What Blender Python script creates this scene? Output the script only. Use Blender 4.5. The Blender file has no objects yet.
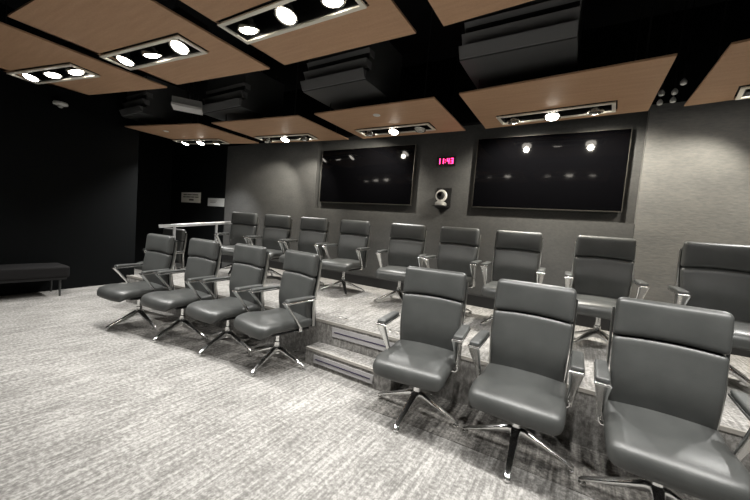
import bpy, bmesh, math, random
from mathutils import Vector, Matrix

random.seed(4)
SC = bpy.context.scene
COL = SC.collection
PI = math.pi
H = 1.36                    # eye height
ZC = 2.80                   # underside of the hanging ceiling panels
RZ = 0.395                  # platform height

# ------------------------------------------------------------------ materials
def mat(name, color=(.5, .5, .5), rough=.5, metal=0., spec=.5):
    m = bpy.data.materials.new(name); m.use_nodes = True
    b = m.node_tree.nodes['Principled BSDF']
    b.inputs['Base Color'].default_value = (*color, 1)
    b.inputs['Roughness'].default_value = rough
    b.inputs['Metallic'].default_value = metal
    b.inputs['Specular IOR Level'].default_value = spec
    return m

class N:
    def __init__(s, m): s.m = m; s.nt = m.node_tree; s.b = s.nt.nodes['Principled BSDF']
    def add(s, t, **kw):
        n = s.nt.nodes.new(t)
        for k, v in kw.items():
            if k in n.inputs.keys(): n.inputs[k].default_value = v
            else: setattr(n, k, v)
        return n
    def link(s, a, b): s.nt.links.new(a, b)
    def coords(s, scale=(1, 1, 1), rot=(0, 0, 0), world=False):
        tc = s.add('ShaderNodeNewGeometry') if world else s.add('ShaderNodeTexCoord')
        mp = s.add('ShaderNodeMapping')
        mp.inputs['Scale'].default_value = scale; mp.inputs['Rotation'].default_value = rot
        s.link(tc.outputs['Position' if world else 'Object'], mp.inputs['Vector'])
        return mp.outputs['Vector']
    def noise(s, vec, scale, detail=3, rough=.55):
        n = s.add('ShaderNodeTexNoise'); s.link(vec, n.inputs['Vector'])
        n.inputs['Scale'].default_value = scale; n.inputs['Detail'].default_value = detail
        n.inputs['Roughness'].default_value = rough
        return n.outputs['Fac']
    def ramp(s, fac, stops):
        r = s.add('ShaderNodeValToRGB'); s.link(fac, r.inputs['Fac'])
        e = r.color_ramp.elements
        while len(e) < len(stops): e.new(.5)
        for k, (p, c) in enumerate(stops): e[k].position = p; e[k].color = (*c, 1)
        return r.outputs['Color']
    def mixf(s, a, b, f):
        m = s.add('ShaderNodeMix'); m.data_type = 'FLOAT'
        m.inputs[0].default_value = f; s.link(a, m.inputs[2]); s.link(b, m.inputs[3])
        return m.outputs[0]
    def bump(s, fac, strength, dist=.01):
        b = s.add('ShaderNodeBump'); b.inputs['Strength'].default_value = strength
        b.inputs['Distance'].default_value = dist
        s.link(fac, b.inputs['Height']); s.link(b.outputs['Normal'], s.b.inputs['Normal'])

def carpet(name, c_dark, c_mid, c_light, turn=0.):
    m = mat(name, c_mid, .95, 0, .1); n = N(m)
    a = n.noise(n.coords((52, 3.6, 20), (0, 0, turn), True), 1., 3, .6)        # long streaks
    b = n.noise(n.coords((38, 44, 30), (0, 0, turn), True), 1., 1, .4)       # woven blotches
    c = n.noise(n.coords((4, 2.2, 5), (0, 0, turn), True), 1., 3, .6)        # soft tile-to-tile change
    d = n.noise(n.coords((120, 85, 120), (0, 0, turn), True), 1., 1, .5)     # yarn speckle
    f = n.mixf(n.mixf(a, b, .42), n.mixf(c, d, .55), .36)
    n.link(n.ramp(f, [(.415, c_dark), (.5, c_mid), (.585, c_light)]), n.b.inputs['Base Color'])
    n.bump(n.mixf(b, d, .5), .35, .004)
    return m

M = {}
M['carpet'] = carpet('carpet_light', (.17, .164, .155), (.265, .258, .246), (.41, .40, .382))
M['darker_band'] = carpet('darker_floor_band', (.09, .086, .08), (.17, .163, .153), (.28, .268, .25))
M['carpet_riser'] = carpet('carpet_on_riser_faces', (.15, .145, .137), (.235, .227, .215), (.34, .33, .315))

def leather():
    m = mat('grey_leather', (.075, .079, .075), .36, 0, .6); n = N(m)
    v = n.coords((1, 1, 1))
    big = n.noise(v, 7, 3); fine = n.noise(v, 260, 2)
    n.link(n.ramp(big, [(.3, (.049, .0512, .0495)), (.7, (.064, .0665, .064))]), n.b.inputs['Base Color'])
    n.bump(n.mixf(big, fine, .35), .16, .012)
    r = n.add('ShaderNodeMapRange'); n.link(big, r.inputs['Value'])
    r.inputs['To Min'].default_value = .34; r.inputs['To Max'].default_value = .46
    n.link(r.outputs[0], n.b.inputs['Roughness'])
    return m
M['leather'] = leather()
M['shell'] = mat('dark_back_shell', (.035, .037, .036), .5)
M['alu'] = mat('satin_aluminium', (.62, .62, .60), .28, 1.)
M['chrome'] = mat('polished_chrome', (.80, .80, .79), .2, 1.)
M['black'] = mat('black_plastic', (.012, .012, .013), .5)
M['blackwall'] = mat('black_wall_paint', (.0030, .0038, .0042), .8, 0, .12)
n_ = N(M['blackwall']); n_.bump(n_.noise(n_.coords((1, 1, 1), world=True), 90, 2), .1, .004)
M['void'] = mat('black_ceiling_paint', (.006, .0062, .007), .85, 0, .15)
M['bench'] = mat('charcoal_upholstery', (.015, .0145, .015), .8, 0, .2)
n_ = N(M['bench']); n_.bump(n_.noise(n_.coords((1, 1, 1)), 300, 2), .3, .003)

def fabric(name, c0, c1, vec=(22, 22, 70), st=.35):
    m = mat(name, c0, .75, 0, .3); n = N(m)
    a = n.noise(n.coords(vec, world=True), 1., 3, .6)
    b = n.noise(n.coords((2.5, 2.5, 5), world=True), 1., 3)
    f = n.mixf(a, b, .4)
    n.link(n.ramp(f, [(.35, c0), (.65, c1)]), n.b.inputs['Base Color'])
    n.bump(a, st, .01)
    return m
M['wall_grey'] = fabric('dark_grey_wall_covering', (.072, .073, .074), (.098, .098, .096), (30, 30, 45), .15)
M['wall_fabric'] = fabric('woven_grey_wall_panel', (.140, .141, .139), (.190, .188, .180), (18, 18, 52), .3)

def wood():
    m = mat('warm_wood_veneer', (.45, .25, .15), .55, 0, .3); n = N(m)
    a = n.noise(n.coords((2.2, 26, 8)), 1., 4, .6)
    b = n.noise(n.coords((60, 60, 30)), 1., 2, .6)
    n.link(n.ramp(n.mixf(a, b, .4), [(.3, (.485, .295, .178)), (.7, (.60, .378, .236))]), n.b.inputs['Base Color'])
    return m
M['wood'] = wood()
M['wood_edge'] = mat('dark_panel_edge', (.045, .022, .014), .6)
M['trim'] = mat('cream_metal_trim', (.86, .82, .72), .4, .0)
M['ring'] = mat('lamp_gimbal_ring', (.55, .54, .5), .25, 1.)
M['boxgrey'] = mat('dark_grey_casing', (.075, .077, .078), .38, .0, .5)
M['boxslat'] = mat('grey_metal_slat', (.25, .25, .255), .42, .55)
M['silver'] = mat('silver_casing', (.42, .42, .41), .4, .3)
M['screen'] = mat('black_screen_glass', (.002, .002, .0025), .06, 0, .11)
M['bezel'] = mat('dark_bezel_metal', (.10, .095, .085), .35, .6)
M['sign'] = mat('white_sign_card', (.85, .83, .77), .6)
M['sign_ink'] = mat('sign_print', (.12, .11, .09), .7)
M['paper'] = mat('grey_notice_board', (.5, .51, .51), .6)
M['paper_ink'] = mat('faint_print', (.2, .2, .2), .7)
M['rail'] = mat('brushed_steel_rail', (.72, .73, .74), .3, .55)
M['white'] = mat('white_plastic', (.86, .85, .82), .4)
M['strip'] = mat('light_strip_panel', (.40, .39, .395), .4, .2)
M['slot'] = mat('dark_violet_slot', (.03, .022, .06), .4)
M['nosing'] = mat('pale_metal_nosing', (.42, .40, .37), .4, .5)
M['outlet'] = mat('outlet_metal', (.5, .48, .45), .35, .8)

def emis(name, col, st):
    m = mat(name, (.02, .02, .02), .4); b = m.node_tree.nodes['Principled BSDF']
    b.inputs['Emission Color'].default_value = (*col, 1); b.inputs['Emission Strength'].default_value = st
    return m
M['lens'] = emis('lit_lamp_lens', (1, .93, .82), 26)
M['lens_off'] = mat('unlit_lamp_lens', (.5, .49, .45), .3)
M['digit'] = emis('red_clock_digits', (1, .03, .16), 6)

# ------------------------------------------------------------------ mesh helpers
def bm_new(): return bmesh.new()
def obj(name, bm, m, parent=None, smooth=True, loc=(0, 0, 0), rz=0, auto=35):
    me = bpy.data.meshes.new(name)
    bmesh.ops.recalc_face_normals(bm, faces=bm.faces)
    if smooth:
        for f in bm.faces: f.smooth = True
        for e in bm.edges:
            if len(e.link_faces) == 2 and e.calc_face_angle(0) > math.radians(auto): e.smooth = False
    bm.to_mesh(me); bm.free()
    me.materials.append(M[m])
    o = bpy.data.objects.new(name, me); COL.objects.link(o)
    o.location = loc; o.rotation_euler = (0, 0, rz)
    if parent: o.parent = parent
    return o
def tag(o, label, cat, group=None):
    o['label'] = label; o['category'] = cat
    if group: o['group'] = group
    return o
def empty(name, loc=(0, 0, 0), rz=0):
    o = bpy.data.objects.new(name, None); COL.objects.link(o)
    o.location = loc; o.rotation_euler = (0, 0, rz); o.empty_display_size = .1
    return o
def struct(name, bm, m, smooth=False):
    o = obj(name, bm, m, None, smooth); o['kind'] = 'structure'; return o

def box(bm, x0, x1, y0, y1, z0, z1, mtx=None):
    vs = [bm.verts.new(v) for v in ((x0, y0, z0), (x1, y0, z0), (x1, y1, z0), (x0, y1, z0),
                                    (x0, y0, z1), (x1, y0, z1), (x1, y1, z1), (x0, y1, z1))]
    for f in ((3, 2, 1, 0), (4, 5, 6, 7), (0, 1, 5, 4), (1, 2, 6, 5), (2, 3, 7, 6), (3, 0, 4, 7)):
        bm.faces.new([vs[i] for i in f])
    if mtx: bmesh.ops.transform(bm, matrix=mtx, verts=vs)
    return vs
def prism(bm, pts, z0, z1):
    a = [bm.verts.new((x, y, z0)) for x, y in pts]; b = [bm.verts.new((x, y, z1)) for x, y in pts]
    n = len(pts)
    bm.faces.new(list(reversed(a))); bm.faces.new(b)
    for i in range(n): bm.faces.new((a[i], a[(i + 1) % n], b[(i + 1) % n], b[i]))
def bevel(bm, w, seg=2):
    bmesh.ops.bevel(bm, geom=[e for e in bm.edges if len(e.link_faces) == 2 and e.calc_face_angle(0) > .5],
                    offset=w, segments=seg, profile=.5, affect='EDGES')
def lathe(bm, prof, seg=24, mtx=None):
    rings = []
    for r, z in prof:
        rings.append([bm.verts.new((max(r, 1e-4) * math.cos(2 * PI * k / seg), max(r, 1e-4) * math.sin(2 * PI * k / seg), z)) for k in range(seg)])
    for a, b in zip(rings, rings[1:]):
        for k in range(seg): bm.faces.new((a[k], a[(k + 1) % seg], b[(k + 1) % seg], b[k]))
    bm.faces.new(list(reversed(rings[0]))); bm.faces.new(rings[-1])
    if mtx: bmesh.ops.transform(bm, matrix=mtx, verts=[v for r in rings for v in r])
def sweep(bm, pts, sec, up=Vector((0, 0, 1)), cap=True):
    """loft rectangles (half-width, half-thickness) along pts; thickness lies in the plane of the path, width across it"""
    pts = [Vector(p) for p in pts]; rings = []
    for i, p in enumerate(pts):
        t = (pts[min(i + 1, len(pts) - 1)] - pts[max(i - 1, 0)]).normalized()
        side = up.normalized(); nrm = t.cross(side).normalized(); side = nrm.cross(t).normalized()
        w, h = sec[i]
        ring = []
        for k in range(12):
            a = 2 * PI * (k + .5) / 12; c, s = math.cos(a), math.sin(a)
            e = .5
            ring.append(bm.verts.new(p + side * (w * math.copysign(abs(c) ** e, c)) + nrm * (h * math.copysign(abs(s) ** e, s))))
        rings.append(ring)
    for a, b in zip(rings, rings[1:]):
        for k in range(12): bm.faces.new((a[k], a[(k + 1) % 12], b[(k + 1) % 12], b[k]))
    if cap: bm.faces.new(list(reversed(rings[0]))); bm.faces.new(rings[-1])
TL = [-1, -.985, -.95, -.89, -.8, -.66, -.45, -.22, 0, .22, .45, .66, .8, .89, .95, .985, 1]
def cushion(bm, hx, hy, hz, r, fn=lambda p: p):
    """rounded box as one closed grid, then bent by fn"""
    verts = {}
    n = len(TL)
    def vert(i, j, k):
        if (i, j, k) in verts: return verts[(i, j, k)]
        q = Vector((TL[i] * hx, TL[j] * hy, TL[k] * hz))
        inn = Vector((max(-hx + r, min(hx - r, q.x)), max(-hy + r, min(hy - r, q.y)), max(-hz + r, min(hz - r, q.z))))
        d = q - inn
        if d.length > 1e-9: q = inn + d.normalized() * r
        v = bm.verts.new(fn(q)); verts[(i, j, k)] = v; return v
    m = n - 1
    for a in range(m):
        for b in range(m):
            for s in (0, m):
                for tri in ([(a, b, s), (a + 1, b, s), (a + 1, b + 1, s), (a, b + 1, s)],
                            [(a, s, b), (a + 1, s, b), (a + 1, s, b + 1), (a, s, b + 1)],
                            [(s, a, b), (s, a + 1, b), (s, a + 1, b + 1), (s, a, b + 1)]):
                    vs = [vert(*t) for t in tri]
                    try: bm.faces.new(vs)
                    except ValueError: pass

# ------------------------------------------------------------------ the setting
YW = 4.75
def lw(y): return -6.93 - .155 * (y - 1.89)         # left wall
def riser_y(x): return 2.65 - (.0145 * (x + .3) ** 2 if x < -.3 else 0.)

bm = bm_new(); box(bm, -9.6, 4.6, -4.2, 5.2, -.1, 0); struct('floor', bm, 'carpet')
bm = bm_new(); box(bm, -9.6, 4.6, -4.2, 5.2, 3.95, 4.05); struct('ceiling', bm, 'void')

# back wall: lower part, flanks and the recessed niche that holds the screens
NX0, NX1, NZ = -4.30, .535, 1.66
bm = bm_new()
ZT = 2.98
box(bm, -7.04, NX0, YW, YW + .3, 0, ZT)
box(bm, NX0, NX1, YW, YW + .3, 0, NZ)
box(bm, NX0, NX1, YW + .11, YW + .3, NZ, ZT)
struct('wall_back', bm, 'wall_grey')
bm = bm_new(); box(bm, NX1, 4.5, YW - .012, YW + .3, 0, ZT); struct('wall_back_fabric', bm, 'wall_fabric')
bm = bm_new(); box(bm, -9.5, -7.04, YW, YW + .3, 0, ZT); box(bm, -9.5, 4.5, YW, YW + .3, ZT, 3.95); struct('wall_back_black', bm, 'blackwall')
bm = bm_new(); box(bm, -7.04, 4.5, YW - .03, YW - .012, RZ + .001, RZ + .15); struct('black_strip_back', bm, 'black')  # low black strip along the back wall, just above the platform
# left wall, ending at the opening to the vestibule
bm = bm_new()
prism(bm, [(lw(-4.1) - .2, -4.1), (lw(-4.1), -4.1), (lw(2.98), 2.98), (lw(2.98) - .2, 2.98)], 0, 3.95)
prism(bm, [(-9.5, 2.85), (lw(2.98) - .2, 2.85), (lw(2.98) - .2, 2.98), (-9.5, 2.98)], 0, 3.95)
struct('wall_left', bm, 'blackwall')
bm = bm_new(); box(bm, -9.5, -9.4, 2.98, YW, 0, 3.95); struct('wall_vestibule', bm, 'blackwall')
bm = bm_new(); box(bm, 4.5, 4.6, -4.2, YW + .3, 0, 3.95); struct('wall_right', bm, 'wall_grey')
bm = bm_new(); box(bm, -9.6, 4.6, -4.2, -4.1, 0, 3.95); struct('wall_front', bm, 'blackwall')

# darker floor bands under the front chairs, either side of the step
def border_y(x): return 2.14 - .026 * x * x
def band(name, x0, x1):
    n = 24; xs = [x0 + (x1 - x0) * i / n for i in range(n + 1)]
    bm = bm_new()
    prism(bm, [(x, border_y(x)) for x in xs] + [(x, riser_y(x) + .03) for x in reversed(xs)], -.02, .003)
    struct(name, bm, 'darker_band')
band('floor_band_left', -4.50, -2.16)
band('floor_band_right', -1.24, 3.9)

# ------------------------------------------------------------------ platform and step
PX0 = -5.57
plat = empty('seating_platform', (-1.5, 3.6, 0))
tag(plat, 'low carpeted platform along the back wall carrying the back row of chairs', 'platform')
xs = [PX0 + (4.45 - PX0) * i / 48 for i in range(49)]
off = Vector((1.5, -3.6))
def P2(x, y): return (x + 1.5, y - 3.6)
bm = bm_new()
prism(bm, [P2(x, riser_y(x)) for x in xs] + [P2(4.45, YW - .013), P2(PX0, YW - .013)], 0, RZ - .012)
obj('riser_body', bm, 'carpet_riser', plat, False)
bm = bm_new()
prism(bm, [P2(x, riser_y(x) + .012) for x in xs] + [P2(4.45, YW - .013), P2(PX0, YW - .013)], RZ - .012, RZ)
obj('platform_carpet', bm, 'carpet', plat, False)
bm = bm_new()
prism(bm, [P2(x, riser_y(x) - .006) for x in xs] + [P2(x, riser_y(x) + .014) for x in reversed(xs)], RZ - .022, RZ + .004)
obj('edge_nosing', bm, 'nosing', plat, False)
def light_strip(parent, x0, x1, yf, z0, z1, dx, dy):
    bm = bm_new(); n = 10
    X = [x0 + (x1 - x0) * i / n for i in range(n + 1)]
    prism(bm, [(x + dx, yf(x) - .008 + dy) for x in X] + [(x + dx, yf(x) + .01 + dy) for x in reversed(X)], z0, z1)
    s = obj('light_strip', bm, 'strip', parent, False)
    bm = bm_new(); zm = (z0 + z1) / 2; e = (x1 - x0) * .035
    X = [x0 + e + (x1 - x0 - 2 * e) * i / n for i in range(n + 1)]
    prism(bm, [(x + dx, yf(x) - .0115 + dy) for x in X] + [(x + dx, yf(x) + dy) for x in reversed(X)], zm - .0045, zm + .0045)
    obj('slot', bm, 'slot', s, False)
light_strip(plat, -2.0, -1.30, riser_y, RZ - .14, RZ - .045, 1.5, -3.6)

SX0, SX1 = -2.15, -1.20
def step_y(x): return 2.40
st = empty('carpeted_step', (-1.68, 2.45, 0))
tag(st, 'carpeted half-height step in front of the platform between the two groups of front chairs', 'step')
def S2(x, y): return (x + 1.68, y - 2.45)
sx = [SX0 + (SX1 - SX0) * i / 8 for i in range(9)]
foot = [S2(SX0, step_y(SX0)), S2(SX1, step_y(SX1))] + [S2(x, riser_y(x) - .012) for x in reversed(sx)]
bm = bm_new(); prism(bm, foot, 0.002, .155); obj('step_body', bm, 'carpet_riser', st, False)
foot2 = [S2(SX0, step_y(SX0) + .014), S2(SX1, step_y(SX1) + .014)] + [S2(x, riser_y(x) - .012) for x in reversed(sx)]
bm = bm_new(); prism(bm, foot2, .155, .167); obj('tread_carpet', bm, 'carpet', st, False)
bm = bm_new()
prism(bm, [S2(SX0, step_y(SX0) - .006), S2(SX1, step_y(SX1) - .006), S2(SX1, step_y(SX1) + .014), S2(SX0, step_y(SX0) + .014)], .146, .170)
obj('edge_nosing', bm, 'nosing', st, False)
light_strip(st, SX0 + .11, SX1 - .17, step_y, .040, .118, 1.68, -2.45)

# floor outlets let into the platform carpet
for i, (x, y, lab) in enumerate(((-2.03, 2.80, 'pair of small round floor outlets on the platform above the left end of the step'),
                                 (-1.41, 2.81, 'pair of round floor outlets on the platform beside the chair right of the step'))):
    o = empty('floor_outlet', (x, y, RZ)); tag(o, lab, 'outlet', 'floor outlets on the platform')
    for s in (-1, 1):
        bm = bm_new(); lathe(bm, [(.03, 0), (.03, .004), (.026, .006)], 20, Matrix.Translation((s * .045, 0, .0005)))
        c = obj('outlet_cover', bm, 'outlet', o)
        bm = bm_new(); lathe(bm, [(.014, 0), (.014, .001)], 16, Matrix.Translation((s * .045, 0, .0066)))
        obj('socket_hole', bm, 'black', c)

# ------------------------------------------------------------------ the chair
def make_chair():
    root = empty('conference_chair')
    # ---- seat cushion
    def seat_fn(p):
        x, y, z = p
        t = max(0., (-y - .02) / .27)                       # towards the front
        u = (y + .29) / .58
        wid = 1. - .06 * max(0, u - .5) - .06 * max(0, t - .45) ** 1.5
        y += .036 * t * t * abs(x / .258) ** 3
        z += .012 * math.cos(x / .25 * PI / 2) * (1 if z > 0 else 0)
        z += -.055 * t ** 2.6 + .012 * t
        z += -.014 * math.exp(-((y - .05) / .14) ** 2) * (1 if p.z > 0 else 0)
        return Vector((x * wid, y - .070, z + .428))
    bm = bm_new(); cushion(bm, .258, .29, .050, .045, seat_fn)
    seat = obj('seat', bm, 'leather', root, auto=80)
    bm = bm_new(); cushion(bm, .215, .20, .012, .011, lambda p: Vector((p.x, p.y, p.z + .362)))
    obj('seat_pan', bm, 'black', root)
    # ---- back: a lower pad and a thicker upper pad on one bent shell
    def back_y(z):      # centre line of the backrest, side view
        s = (z - .42)
        return .192 + .02 * s + .05 * s * s - .026 * math.exp(-((z - .62) / .14) ** 2)
    def back_fn(z0, half, w0, w1, bulge):
        def f(p):
            z = z0 + p.z
            v = (p.z / half + 1) / 2
            wd = w0 + (w1 - w0) * v
            x = p.x * wd
            yy = back_y(z) + p.y
            yy += .32 * x * x * .55 * -1 * (1. if True else 0)       # edges come forward a little
            z += .016 * (1 - (x / .25) ** 2) * (v if half > .2 else (1 - v) )
            if p.y < 0: yy -= bulge * math.cos(x / .27 * PI / 2) * math.cos((p.z / half) * PI / 2 * .9)
            return Vector((x, yy, z))
        return f
    bm = bm_new(); cushion(bm, .247, .032, .217, .027, back_fn(.635, .217, .93, 1.0, .012))
    obj('backrest', bm, 'leather', root, auto=80)
    bm = bm_new(); cushion(bm, .249, .040, .112, .033, back_fn(.966, .112, 1.0, .985, .006))
    obj('headrest', bm, 'leather', root, auto=80)
    def shell_fn(p):
        z = .70 + p.z; x = p.x
        lo = max(0., (.95 - z) / .55)
        return Vector((x * (1 - .05 * lo), back_y(z) + .042 + (p.y + .008) * (1 + 1.6 * lo) - .16 * x * x, z))
    bm = bm_new(); cushion(bm, .243, .012, .33, .011, shell_fn)
    obj('back_shell', bm, 'shell', root, auto=80)
    for s in (-1, 1):
        pts = []; sec = []
        for k in range(14):
            z = .385 + (1.005 - .385) * k / 13
            pts.append((s * (.240 + .012 * min(1, k / 6)), back_y(z) + .036, z))
            w = .016 * (1. if k > 1 else .8) * (1 if k < 11 else 1 - .15 * (k - 10))
            sec.append((.0065, w))
        bm = bm_new(); sweep(bm, pts, sec, up=Vector((1, 0, 0)))
        obj('side_rail', bm, 'alu', root)
    # ---- armrests: flat polished bar rising forward from under the seat, padded top
    for s in (-1, 1):
        bm = bm_new()
        sweep(bm, [(s * .15, .06, .362), (s * .235, .06, .362), (s * .262, .058, .366), (s * .274, .052, .385), (s * .275, .046, .41)],
              [(.017, .007)] * 5, up=Vector((0, 1, 0)))
        sweep(bm, [(s * .275, .056, .375), (s * .276, .035, .42), (s * .279, -.03, .51), (s * .283, -.10, .60), (s * .284, -.142, .650)],
              [(.014, .008), (.016, .009), (.022, .009), (.031, .009), (.037, .009)], up=Vector((1, 0, 0)))
        # carrier plate below the pad
        vs = []
        cushion(bm, .038, .164, .008, .007, lambda p, s=s: Vector((s * .287 + p.x * (1 - .5 * max(0, p.y)), .012 + p.y, .655 + p.z + .03 * (p.y + .1) - .05 * max(0, -p.y - .12))))
        a = obj('armrest', bm, 'chrome', root)
        bm = bm_new()
        cushion(bm, .034, .150, .0125, .0115, lambda p, s=s: Vector((s * .287 + p.x * (1 - .5 * max(0, p.y)), .020 + p.y, .674 + p.z + .03 * (p.y + .1) - .08 * max(0, -p.y - .11))))
        obj('arm_pad', bm, 'leather', a, auto=80)
    # ---- column, tilt housing, four-star base
    bm = bm_new(); lathe(bm, [(.034, .100), (.036, .150), (.030, .165), (.030, .215), (.021, .220), (.021, .345)], 24)
    obj('column', bm, 'chrome', root)
    bm = bm_new(); cushion(bm, .085, .12, .024, .02, lambda p: Vector((p.x, p.y + .02, p.z + .338)))
    obj('tilt_housing', bm, 'black', root)
    for k in range(4):
        a = k * PI / 2 - PI / 2
        bm = bm_new()
        sweep(bm, [(.012, 0, .140), (.05, 0, .140), (.11, 0, .116), (.20, 0, .080), (.295, 0, .044), (.318, 0, .034), (.332, 0, .029)],
              [(.030, .030), (.029, .026), (.026, .020), (.021, .014), (.018, .010), (.016, .008), (.009, .005)], up=Vector((0, 1, 0)))
        lg = obj('leg', bm, 'chrome', root, rz=a)
        bm = bm_new(); lathe(bm, [(.019, .001), (.021, .006), (.021, .016), (.010, .020), (.008, .034)], 16, Matrix.Translation((.315, 0, 0)))
        obj('glide', bm, 'chrome', lg)
    return root

def copy_tree(o, parent=None):
    c = o.copy(); COL.objects.link(c)
    if parent: c.parent = parent
    for ch in list(o.children): copy_tree(ch, c)
    return c
proto = make_chair(); used = [False]
def chair(x, y, z, face, base, label, group):
    """face: turn of the seat from facing the viewer's side (-Y); base: turn of the four-star foot"""
    o = proto if not used[0] else copy_tree(proto)
    used[0] = True
    o.location = (x, y, z); o.rotation_euler = (0, 0, face)
    k = 0
    for ch in o.children:
        if ch.name.split('.')[0] == 'leg':
            ch.rotation_euler = (0, 0, k * PI / 2 - PI / 2 + base - face); k += 1
    tag(o, label, 'chair', group)
    return o
D = math.radians
GF, GB = 'front row of grey conference chairs', 'back row of grey conference chairs'
CH = 'grey leather conference chair, '
FRONT = [(-4.37, 1.90, 4, 4, 'leftmost in front row, nearest the black wall and bench'),
         (-3.71, 2.055, 2, 11, 'second from left in front row'),
         (-3.04, 2.165, -2, 6, 'third from left in front row, one before the step chair'),
         (-2.35, 2.215, -9, 10, 'front row, just left of the carpeted step'),
         (-.92, 2.30, 6, 0, 'front row, just right of the carpeted step'),
         (-.215, 2.29, 0, 2, 'front row, middle one right of the step'),
         (.475, 2.205, -1, -2, 'rightmost in front row, largest in view')]
BACK = [(-5.03, 3.64, 19, 40, 'back row, first beside the steel handrail'),
        (-4.35, 3.78, 16, 35, 'back row, second from the steel handrail'),
        (-3.64, 3.88, 10, 40, 'back row, third from the steel handrail'),
        (-2.90, 3.95, 5, 45, 'back row, fourth from the steel handrail'),
        (-1.98, 3.97, 12, 45, 'back row, swivelled below right end of left screen'),
        (-1.28, 3.95, 2, 45, 'back row, below the wall camera'),
        (-.58, 3.93, 2, 45, 'back row, below left half of right screen'),
        (.245, 3.83, 2, 45, 'back row, below right edge of right screen'),
        (1.02, 3.56, 2, 45, 'rightmost in back row, by woven grey wall')]
for x, y, f, b, l in FRONT: chair(x, y, .004, D(f), D(b), CH + l, GF)
for x, y, f, b, l in BACK: chair(x, y, RZ + .001, D(f), D(b), CH + l, GB)
chair(-6.26, 3.06, .001, D(12), D(20), 'grey leather conference chair in the dark corner behind the handrail', None)

# ------------------------------------------------------------------ ceiling panels and lights
def quad_panel(name, c, hole, label, group, z=ZC, t=.016):
    """c: four corners (front-left, front-right, back-right, back-left); hole: centre, half sizes, angle"""
    cx = sum(p[0] for p in c) / 4; cy = sum(p[1] for p in c) / 4
    root = empty(name, (cx, cy, z)); tag(root, label, 'ceiling panel', group)
    (hx, hy), (ha, hb), ang = hole
    ca, sa = math.cos(ang), math.sin(ang)
    inner = [(hx + u * ha * ca - v * hb * sa, hy + u * ha * sa + v * hb * ca) for u, v in ((-1, -1), (1, -1), (1, 1), (-1, 1))]
    bm = bm_new()
    def L(p, zz): return bm.verts.new((p[0] - cx, p[1] - cy, zz))
    o0 = [L(p, 0) for p in c]; o1 = [L(p, t) for p in c]; i0 = [L(p, 0) for p in inner]; i1 = [L(p, t) for p in inner]
    for k in range(4):
        q = (k + 1) % 4
        bm.faces.new((o0[k], i0[k], i0[q], o0[q])); bm.faces.new((o1[k], o1[q], i1[q], i1[k]))
        bm.faces.new((o0[k], o0[q], o1[q], o1[k])); bm.faces.new((i0[k], i1[k], i1[q], i0[q]))
    me = obj('wood_board', bm, 'wood', root, False)
    for p in c:                                              # suspension rods up to the black ceiling
        bm = bm_new(); lathe(bm, [(.006, t), (.006, 3.95 - z)], 8, Matrix.Translation(((p[0] - cx) * .8, (p[1] - cy) * .8, 0)))
        obj('hanger_rod', bm, 'black', root, False)
    return root

def aim_matrix(d):
    d = Vector(d).normalized(); return d.to_track_quat('-Z', 'Y').to_matrix().to_4x4()
HA, HB = .585, .150
SPOTS = []
def ceiling_light(x, y, ang, aims, label, group='triple ceiling spotlights', on=(1, 1, 1), power=1., cone=70, dz=.004, wash=90, wp=.4):
    root = empty('ceiling_light', (x, y, ZC), ang); tag(root, label, 'light', group)
    bm = bm_new(); d = .032                                  # cream frame, set a little up inside the opening
    a, b = HA - .012, HB - .012
    box(bm, -a, a, -b, -b + d, -.020, -.008); box(bm, -a, a, b - d, b, -.020, -.008)
    box(bm, -a, -a + d, -b + d, b - d, -.020, -.008); box(bm, a - d, a, -b + d, b - d, -.020, -.008)
    obj('trim_frame', bm, 'trim', root, False)
    bm = bm_new()                                            # black housing above
    a2, b2 = HA - .016, HB - .016
    box(bm, -a2, a2, -b2, -b2 + .008, .018, .20); box(bm, -a2, a2, b2 - .008, b2, .018, .20)
    box(bm, -a2, -a2 + .008, -b2, b2, .018, .20); box(bm, a2 - .008, a2, -b2, b2, .018, .20)
    box(bm, -a2, a2, -b2, b2, .20, .21)
    obj('housing', bm, 'black', root, False)
    bm = bm_new()                                            # inner tray the lamps sit in, between frame and housing
    for u in (-1, 1):
        box(bm, -a + .03, a - .03, min(u * (b - .034), u * (b - .04)), max(u * (b - .034), u * (b - .04)), -.010, .03)
        box(bm, min(u * (a - .034), u * (a - .04)), max(u * (a - .034), u * (a - .04)), -b + .03, b - .03, -.010, .03)
    obj('tray', bm, 'black', root, False)
    for k in range(3):
        px = (k - 1) * .40
        am = aims[k]
        mt = Matrix.Translation((px, 0, dz)) @ Matrix.Rotation(-ang, 4, 'Z') @ aim_matrix(am)
        bm = bm_new()
        lathe(bm, [(.078, .012), (.083, .004), (.083, -.022), (.077, -.027), (.066, -.022), (.062, -.004), (.05, .05), (.03, .07), (.0, .07)], 28, mt)
        lamp = obj('lamp', bm, 'ring', root)
        bm = bm_new(); lathe(bm, [(.062, -.014), (.062, -.024), (.052, -.032), (.034, -.037), (.0, -.039)], 28, mt)
        obj('lens', bm, 'lens' if on[k] else 'lens_off', lamp)
        if on[k]:
            grz = am[1] > .35
            ld = bpy.data.lights.new('spot', 'SPOT'); ld.energy = 100 * power * (wp if grz else 1)
            ld.spot_size = math.radians(wash if grz else cone); ld.spot_blend = .6 if grz else .8; ld.shadow_soft_size = .035
            ld.color = (1, .93, .79) if grz else (1, .985, .95)
            lo = bpy.data.objects.new('lamp_beam', ld); COL.objects.link(lo)
            lo.parent = root; lo.matrix_local = mt @ Matrix.Translation((0, 0, -.088))
    return root

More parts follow.
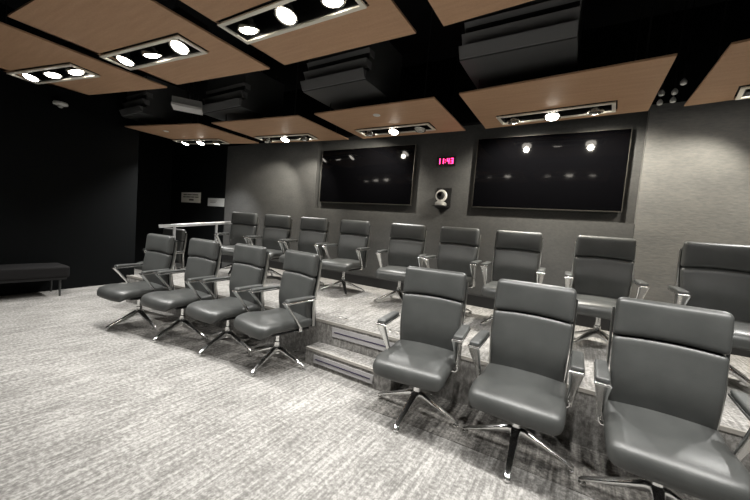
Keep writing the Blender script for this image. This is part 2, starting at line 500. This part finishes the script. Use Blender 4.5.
# far row over the platform
def fy(x): return (2.331 - .036 * (x / 1.44 + 1.277) ** 2) * 1.44
def by(x): return (3.140 - .036 * (x / 1.44 + 1.277) ** 2) * 1.44
FL = [(-6.45, 3.77), (-4.42, 4.05), (-2.38, 4.18), (-.38, 4.18), (1.62, 4.02)]
far_labels = ['wood ceiling panel of the back row nearest the black left wall', 'wood ceiling panel of the back row second from the left',
              'wood ceiling panel of the back row above the left screen and clock', 'wood ceiling panel of the back row above the right screen',
              'wood ceiling panel of the back row cut off by the right picture edge']
light_labels = ['triple spotlight in the wood panel nearest the black left wall at the back', 'triple spotlight lighting the grey wall left of the left screen',
                'triple spotlight with its right lamp unlit, above the left screen', 'triple spotlight in the wood panel above the right screen',
                'triple spotlight in the wood panel cut off at the right edge']
W = 'wall'
FAIM = [[(-.1, -.2, -1), (.1, -.25, -1), (-.3, .1, -1)],
        [(-.48, .50, -.85), (.05, -.30, -1), (-.40, .50, -.85)],
        [(-.36, .52, -.9), (0, -.30, -1), (0, -.2, -1)],
        [(.05, .50, -.9), (0, -.30, -1), (.05, .50, -.9)],
        [(-.36, .50, -.85), (0, -.30, -1), (.1, .50, -.85)]]
FCONE = [95, 92, 145, 145, 100]
FW = [.4, .40, .5, .55, .30]
for i in range(5):
    x0 = (-4.843 + 1.341 * i) * 1.44; x1 = x0 + 1.153 * 1.44
    if i == 4: x1 = x0 + 1.7
    c = [(x0, fy(x0)), (x1, fy(x1)), (x1, by(x1)), (x0, by(x0))]
    ang = math.atan2(fy(x1) - fy(x0), x1 - x0)
    quad_panel('ceiling_panel', c, (FL[i], (HA, HB), ang), far_labels[i], 'wood ceiling panels')
    ceiling_light(*FL[i], ang, FAIM[i], light_labels[i], on=(1, 1, 0) if i == 2 else (1, 1, 1), power=1.4, cone=95, dz=-.022, wash=FCONE[i], wp=FW[i])
# near row over the front chairs
NP = [(-5.60, -4.23, 1.76, 2.045), (-4.01, -2.66, 2.04, 2.19), (-2.46, -1.15, 2.19, 2.225), (-.94, .40, 2.225, 2.17), (.60, 1.95, 2.16, 2.0)]
NL = [(-5.17, 1.30), (-3.49, 1.54), (-1.88, 1.665), (-.28, 1.68), (1.28, 1.6)]
nlab = ['wood ceiling panel of the nearer row at the far left over the bench', 'wood ceiling panel of the nearer row second from the left',
        'large wood ceiling panel of the nearer row at top centre', 'wood ceiling panel of the nearer row cut off at the top right of centre', 'wood ceiling panel of the nearer row out over the right front chairs']
llab = ['triple spotlight in the near wood panel over the bench at the far left', 'triple spotlight in the second near wood panel from the left',
        'largest triple spotlight, in the near wood panel at top centre', 'triple spotlight in the near wood panel above the chair right of the step', 'triple spotlight in the near wood panel over the rightmost front chair']
NAIM = [[(.1, -.2, -1), (.15, .1, -1), (.2, .3, -1)], [(0, -.2, -1), (0, .3, -1), (.15, -.30, -1)],
        [(0, .25, -1), (0, -.25, -1), (0, .2, -1)], [(0, -.2, -1), (0, .3, -1), (0, -.1, -1)], [(-.1, -.2, -1), (0, .25, -1), (0, .1, -1)]]
for i, (x0, x1, ya, yb) in enumerate(NP):
    ang = math.atan2(yb - ya, x1 - x0)
    c = [(x0, ya - 1.30), (x1, yb - 1.36), (x1, yb), (x0, ya)]
    quad_panel('ceiling_panel', c, (NL[i], (HA, HB), ang), nlab[i], 'wood ceiling panels')
    ceiling_light(*NL[i], ang, NAIM[i], llab[i], power=.74, cone=110)
# sprinkler roses in the panels
for x, y, lab in ((-6.42, 3.11, 'small white sprinkler disc in the back wood panel nearest the left wall'),
                  (-2.32, 3.60, 'small white sprinkler disc in the wood panel above the left screen')):
    bm = bm_new(); lathe(bm, [(.0, -.012), (.03, -.011), (.045, -.006), (.047, 0)], 24)
    o = obj('ceiling_sprinkler', bm, 'white', None, loc=(x, y, ZC - .0005)); tag(o, lab, 'sprinkler', 'sprinkler discs')

# stepped dark units hung between the two rows of panels
for x0, x1, y, lab in ((-7.0, -6.28, 2.68, 'dark grey slatted ceiling unit at the far left between the wood panel rows'),
                       (-5.25, -4.30, 3.08, 'dark grey slatted ceiling unit, second from the left'),
                       (-3.04, -2.12, 3.02, 'dark grey slatted ceiling unit left of centre'),
                       (-1.09, -.16, 3.02, 'dark grey slatted ceiling unit with bright slats at top right of centre')):
    r = empty('ceiling_unit', ((x0 + x1) / 2, y, 2.96)); tag(r, lab, 'ceiling unit', 'dark slatted ceiling units')
    w = (x1 - x0) / 2
    bm = bm_new(); box(bm, -w, w, .0, .80, 0, .10); box(bm, -w + .01, w - .01, .05, .78, .10, .62); bevel(bm, .004, 1)
    obj('casing', bm, 'boxgrey', r, False)
    for k in range(3):
        z = .012 + .135 * k; yo = .0 + .045 * k
        bm = bm_new()
        prism(bm, [(-w + .004, yo - .02), (w - .004, yo - .02), (w - .004, yo + .05), (-w + .004, yo + .05)], z, z + .088 - .008 * k)
        for v in bm.verts:
            if v.co.z > z + .04 and v.co.y < yo: v.co.y -= .045
        obj('slat', bm, 'boxslat', r, False)
    for sx_ in (-w * .8, w * .8):
        bm = bm_new(); lathe(bm, [(.008, .62), (.008, .985)], 8, Matrix.Translation((sx_, .4, 0)))
        obj('hanger_rod', bm, 'black', r, False)

# small silver ceiling box in the gap between the left panels
r = empty('projector_box', (-5.02, 2.70, 2.90), math.atan2(.31, .21)); tag(r, 'small silver box hanging from the ceiling behind the second near wood panel', 'projector')
bm = bm_new(); box(bm, -.19, .19, -.0, .26, .035, .125); bevel(bm, .006, 2); obj('casing', bm, 'silver', r)
bm = bm_new(); box(bm, -.195, .195, -.012, .26, .0, .035); bevel(bm, .006, 2); obj('lower_lip', bm, 'white', r)
bm = bm_new(); lathe(bm, [(.012, .12), (.012, 1.05)], 10, Matrix.Translation((0, .13, 0))); obj('hanger_rod', bm, 'black', r)

# little metal fittings hanging in the gap above the right-hand wall
for k, (x, y) in enumerate(((.68, 4.09), (.56, 4.31), (.66, 4.31), (.59, 4.57), (.69, 4.54))):
    o = empty('hanging_fitting', (x, y, 2.94))
    tag(o, ['frontmost small metal fitting hanging in the gap right of the right screen panel', 'small metal fitting in the gap, left one of the middle pair',
            'small metal fitting in the gap, right one of the middle pair', 'small metal fitting in the gap, left one of the pair nearest the wall', 'small metal fitting in the gap, right one of the pair nearest the wall'][k], 'fitting', 'small metal ceiling fittings')
    bm = bm_new(); lathe(bm, [(.012, -.03), (.024, -.022), (.026, .0), (.016, .02), (.008, .03)], 14); obj('cap', bm, 'white', o)
    bm = bm_new(); lathe(bm, [(.005, .03), (.005, 1.005)], 8); obj('rod', bm, 'black', o)

# ------------------------------------------------------------------ things on the walls
def television(x0, x1, z0, z1, lab):
    cx = (x0 + x1) / 2; r = empty('television', (cx, YW + .11, z0)); tag(r, lab, 'television', 'wall-mounted black screens')
    w = (x1 - x0) / 2; h = z1 - z0
    bm = bm_new(); box(bm, -w, w, -.075, -.03, 0, h); bevel(bm, .004, 2); obj('casing', bm, 'bezel', r)
    bm = bm_new(); box(bm, -w + .010, w - .010, -.078, -.07, .014, h - .010); obj('screen', bm, 'screen', r, False)
    bm = bm_new(); box(bm, -.4, .4, -.03, -.0005, h * .25, h * .75); obj('wall_bracket', bm, 'black', r, False)
television(-4.21, -2.31, 1.785, 2.745, 'left black flat screen in the wall recess, below the wood panel')
television(-1.345, .405, 1.79, 2.755, 'right black flat screen in the wall recess, larger in view')

# red LED clock
r = empty('digital_clock', (-1.81, YW + .11, 2.47)); tag(r, 'small digital wall clock with red digits reading 11:43 between the two screens', 'clock')
bm = bm_new(); box(bm, -.145, .145, -.03, -.0005, -.065, .065); bevel(bm, .006, 2); obj('case', bm, 'black', r)
SEG = {'0': 'abcdef', '1': 'bc', '3': 'abcdg', '4': 'bcfg'}
def seg_bm(bm, ch, ox, w=.040, h=.082, t=.011):
    R = {'a': (0, h - t, w, h), 'd': (0, 0, w, t), 'g': (0, h / 2 - t / 2, w, h / 2 + t / 2), 'b': (w - t, h / 2, w, h), 'c': (w - t, 0, w, h / 2), 'f': (0, h / 2, t, h), 'e': (0, 0, t, h / 2)}
    for s in SEG[ch]:
        a, b, c, d = R[s]; box(bm, ox + a, ox + c, -.0335, -.0295, b - h / 2, d - h / 2)
for ch, ox in (('1', -.128), ('1', -.072), ('4', .016), ('3', .076)):
    bm = bm_new(); seg_bm(bm, ch, ox); obj('digit', bm, 'digit', r, False)
bm = bm_new(); box(bm, -.012, -.002, -.0335, -.0295, .012, .024); box(bm, -.012, -.002, -.0335, -.0295, -.024, -.012); obj('colon', bm, 'digit', r, False)

# pan-tilt camera on a bracket
r = empty('wall_camera', (-1.80, YW + .11, 1.80)); tag(r, 'white and black pan-tilt camera on a small shelf between the two screens', 'camera')
bm = bm_new(); box(bm, -.115, .115, -.018, -.0005, -.02, .27); bevel(bm, .005, 2); obj('back_plate', bm, 'black', r)
bm = bm_new(); box(bm, -.10, .10, -.20, -.018, -.03, -.012); bevel(bm, .004, 2); obj('shelf', bm, 'black', r)
bm = bm_new(); lathe(bm, [(.080, -.012), (.088, 0), (.085, .03), (.062, .05), (.055, .055)], 28, Matrix.Translation((0, -.11, 0))); obj('base', bm, 'silver', r)
bm = bm_new()
lathe(bm, [(.055, -.022), (.085, -.02), (.092, 0), (.085, .02), (.055, .022)], 32, Matrix.Translation((0, -.11, .14)) @ Matrix.Rotation(PI / 2, 4, 'X'))
obj('head_ring', bm, 'white', r)
bm = bm_new()
lathe(bm, [(.0, -.05), (.035, -.046), (.058, -.03), (.062, -.005), (.058, .06), (.035, .075)], 28, Matrix.Translation((0, -.125, .14)) @ Matrix.Rotation(-PI / 2, 4, 'X'))
hd = obj('lens_barrel', bm, 'black', r)
bm = bm_new(); lathe(bm, [(.026, 0), (.03, .004), (.02, .008), (.0, .008)], 20, Matrix.Translation((0, -.1745, .155)) @ Matrix.Rotation(PI / 2, 4, 'X')); obj('lens', bm, 'screen', hd)

# notices on the black wall behind the handrail
def notice(x0, x1, z0, z1, m, ink, rows, lab, name):
    r = empty(name, ((x0 + x1) / 2, YW, (z0 + z1) / 2)); tag(r, lab, 'sign')
    w, h = (x1 - x0) / 2, (z1 - z0) / 2
    bm = bm_new(); box(bm, -w, w, -.008, -.0005, -h, h); obj('card', bm, m, r, False)
    bm = bm_new()
    for (u0, u1, v0, v1) in rows:
        box(bm, -w + 2 * w * u0, -w + 2 * w * u1, -.0095, -.0075, -h + 2 * h * v0, -h + 2 * h * v1)
    obj('print', bm, ink, r, False)
words = []
for v, segs in ((.72, ((.12, .3), (.33, .55), (.58, .88))), (.50, ((.10, .24), (.27, .5), (.53, .7), (.73, .9))), (.2, ((.42, .66),))):
    for a, b in segs: words.append((a, b, v, v + (.10 if v > .3 else .16)))
notice(-8.88, -8.02, 1.66, 1.915, 'sign', 'sign_ink', words, 'white notice with three lines of dark print on the black wall above the handrail', 'wall_sign')
notice(-7.70, -7.06, 1.60, 1.79, 'paper', 'paper_ink', [(.15, .55, .6, .68), (.15, .5, .42, .5)], 'plain grey notice panel on the black wall beside the grey wall corner', 'wall_notice')

# dome detector high on the left wall
r = empty('dome_detector', (lw(1.8), 1.8, 2.86)); tag(r, 'small white dome detector on a bracket high on the black left wall', 'detector')
bm = bm_new(); box(bm, .0005, .10, -.03, .03, .012, .03); box(bm, .0005, .012, -.05, .05, -.03, .06); obj('bracket', bm, 'black', r, False)
bm = bm_new(); lathe(bm, [(.0, .012), (.08, .010), (.088, -.005), (.085, -.025), (.06, -.034), (.0, -.036)], 28, Matrix.Translation((.13, 0, 0))); obj('cover', bm, 'white', r)
bm = bm_new(); lathe(bm, [(.035, -.036), (.032, -.055), (.02, -.068), (.0, -.072)], 20, Matrix.Translation((.13, 0, 0))); obj('dome', bm, 'silver', r)

# ------------------------------------------------------------------ handrail
r = empty('handrail', (-5.45, 3.3, 0)); tag(r, 'steel handrail on two posts at the left end of the platform', 'handrail')
A, B = Vector((-5.71, 2.72, 1.13)), Vector((-5.40, 4.06, 1.30))
p1 = A.lerp(B, .16); p2 = A.lerp(B, .64)
o_ = Vector((5.45, -3.3, 0))
bm = bm_new(); sweep(bm, [A + o_, A.lerp(B, .5) + o_, B + o_], [(.026, .018)] * 3); obj('top_rail', bm, 'rail', r)
for p, z0 in ((p1, .001), (p2, RZ + .001)):
    bm = bm_new(); lathe(bm, [(.05, z0), (.05, z0 + .008), (.021, z0 + .010), (.021, p.z - .012)], 18, Matrix.Translation((p.x + o_.x, p.y + o_.y, 0)))
    obj('post', bm, 'rail', r)

# ------------------------------------------------------------------ bench by the left wall
r = empty('upholstered_bench', (-6.65, .7, 0)); tag(r, 'long dark upholstered bench on slim legs against the black left wall', 'bench')
bm = bm_new(); cushion(bm, .24, 1.15, .085, .03, lambda p: Vector((p.x, p.y, p.z + .36))); obj('cushion', bm, 'bench', r, auto=80)
bm = bm_new(); box(bm, -.215, .215, -1.12, 1.12, .245, .275); obj('frame', bm, 'black', r, False)
for sx_ in (-.19, .19):
    for sy_ in (-1.05, 0, 1.05):
        bm = bm_new(); lathe(bm, [(.012, .001), (.016, .25)], 12, Matrix.Translation((sx_, sy_, 0))); obj('leg', bm, 'shell', r)

# ------------------------------------------------------------------ camera, world, view
cam = bpy.data.cameras.new('camera'); co = bpy.data.objects.new('camera', cam); COL.objects.link(co)
f, yaw, pit, rol = 331., -.545, .062, .081
cam.sensor_width = 36; cam.lens = f * 36 / 750; cam.clip_start = .05
right = Vector((math.cos(yaw), -math.sin(yaw), 0)); f0 = Vector((math.sin(yaw), math.cos(yaw), 0)); Z = Vector((0, 0, 1))
fw = math.cos(pit) * f0 - math.sin(pit) * Z; up = math.sin(pit) * f0 + math.cos(pit) * Z
R_ = math.cos(rol) * right + math.sin(rol) * up; U_ = math.cos(rol) * up - math.sin(rol) * right
m3 = Matrix((R_, U_, -fw)).transposed()
co.matrix_world = Matrix.Translation((0, 0, H)) @ m3.to_4x4()
SC.camera = co
w = bpy.data.worlds.new('world'); SC.world = w; w.use_nodes = True
w.node_tree.nodes['Background'].inputs['Color'].default_value = (.01, .01, .01, 1)
SC.view_settings.view_transform = 'Standard'; SC.view_settings.look = 'None'
SC.view_settings.exposure = .4; SC.view_settings.gamma = 1.
SC.view_settings.use_curve_mapping = False
SC.cycles.use_denoising = True
SC.cycles.max_bounces = 8
SC.cycles.sample_clamp_indirect = 6
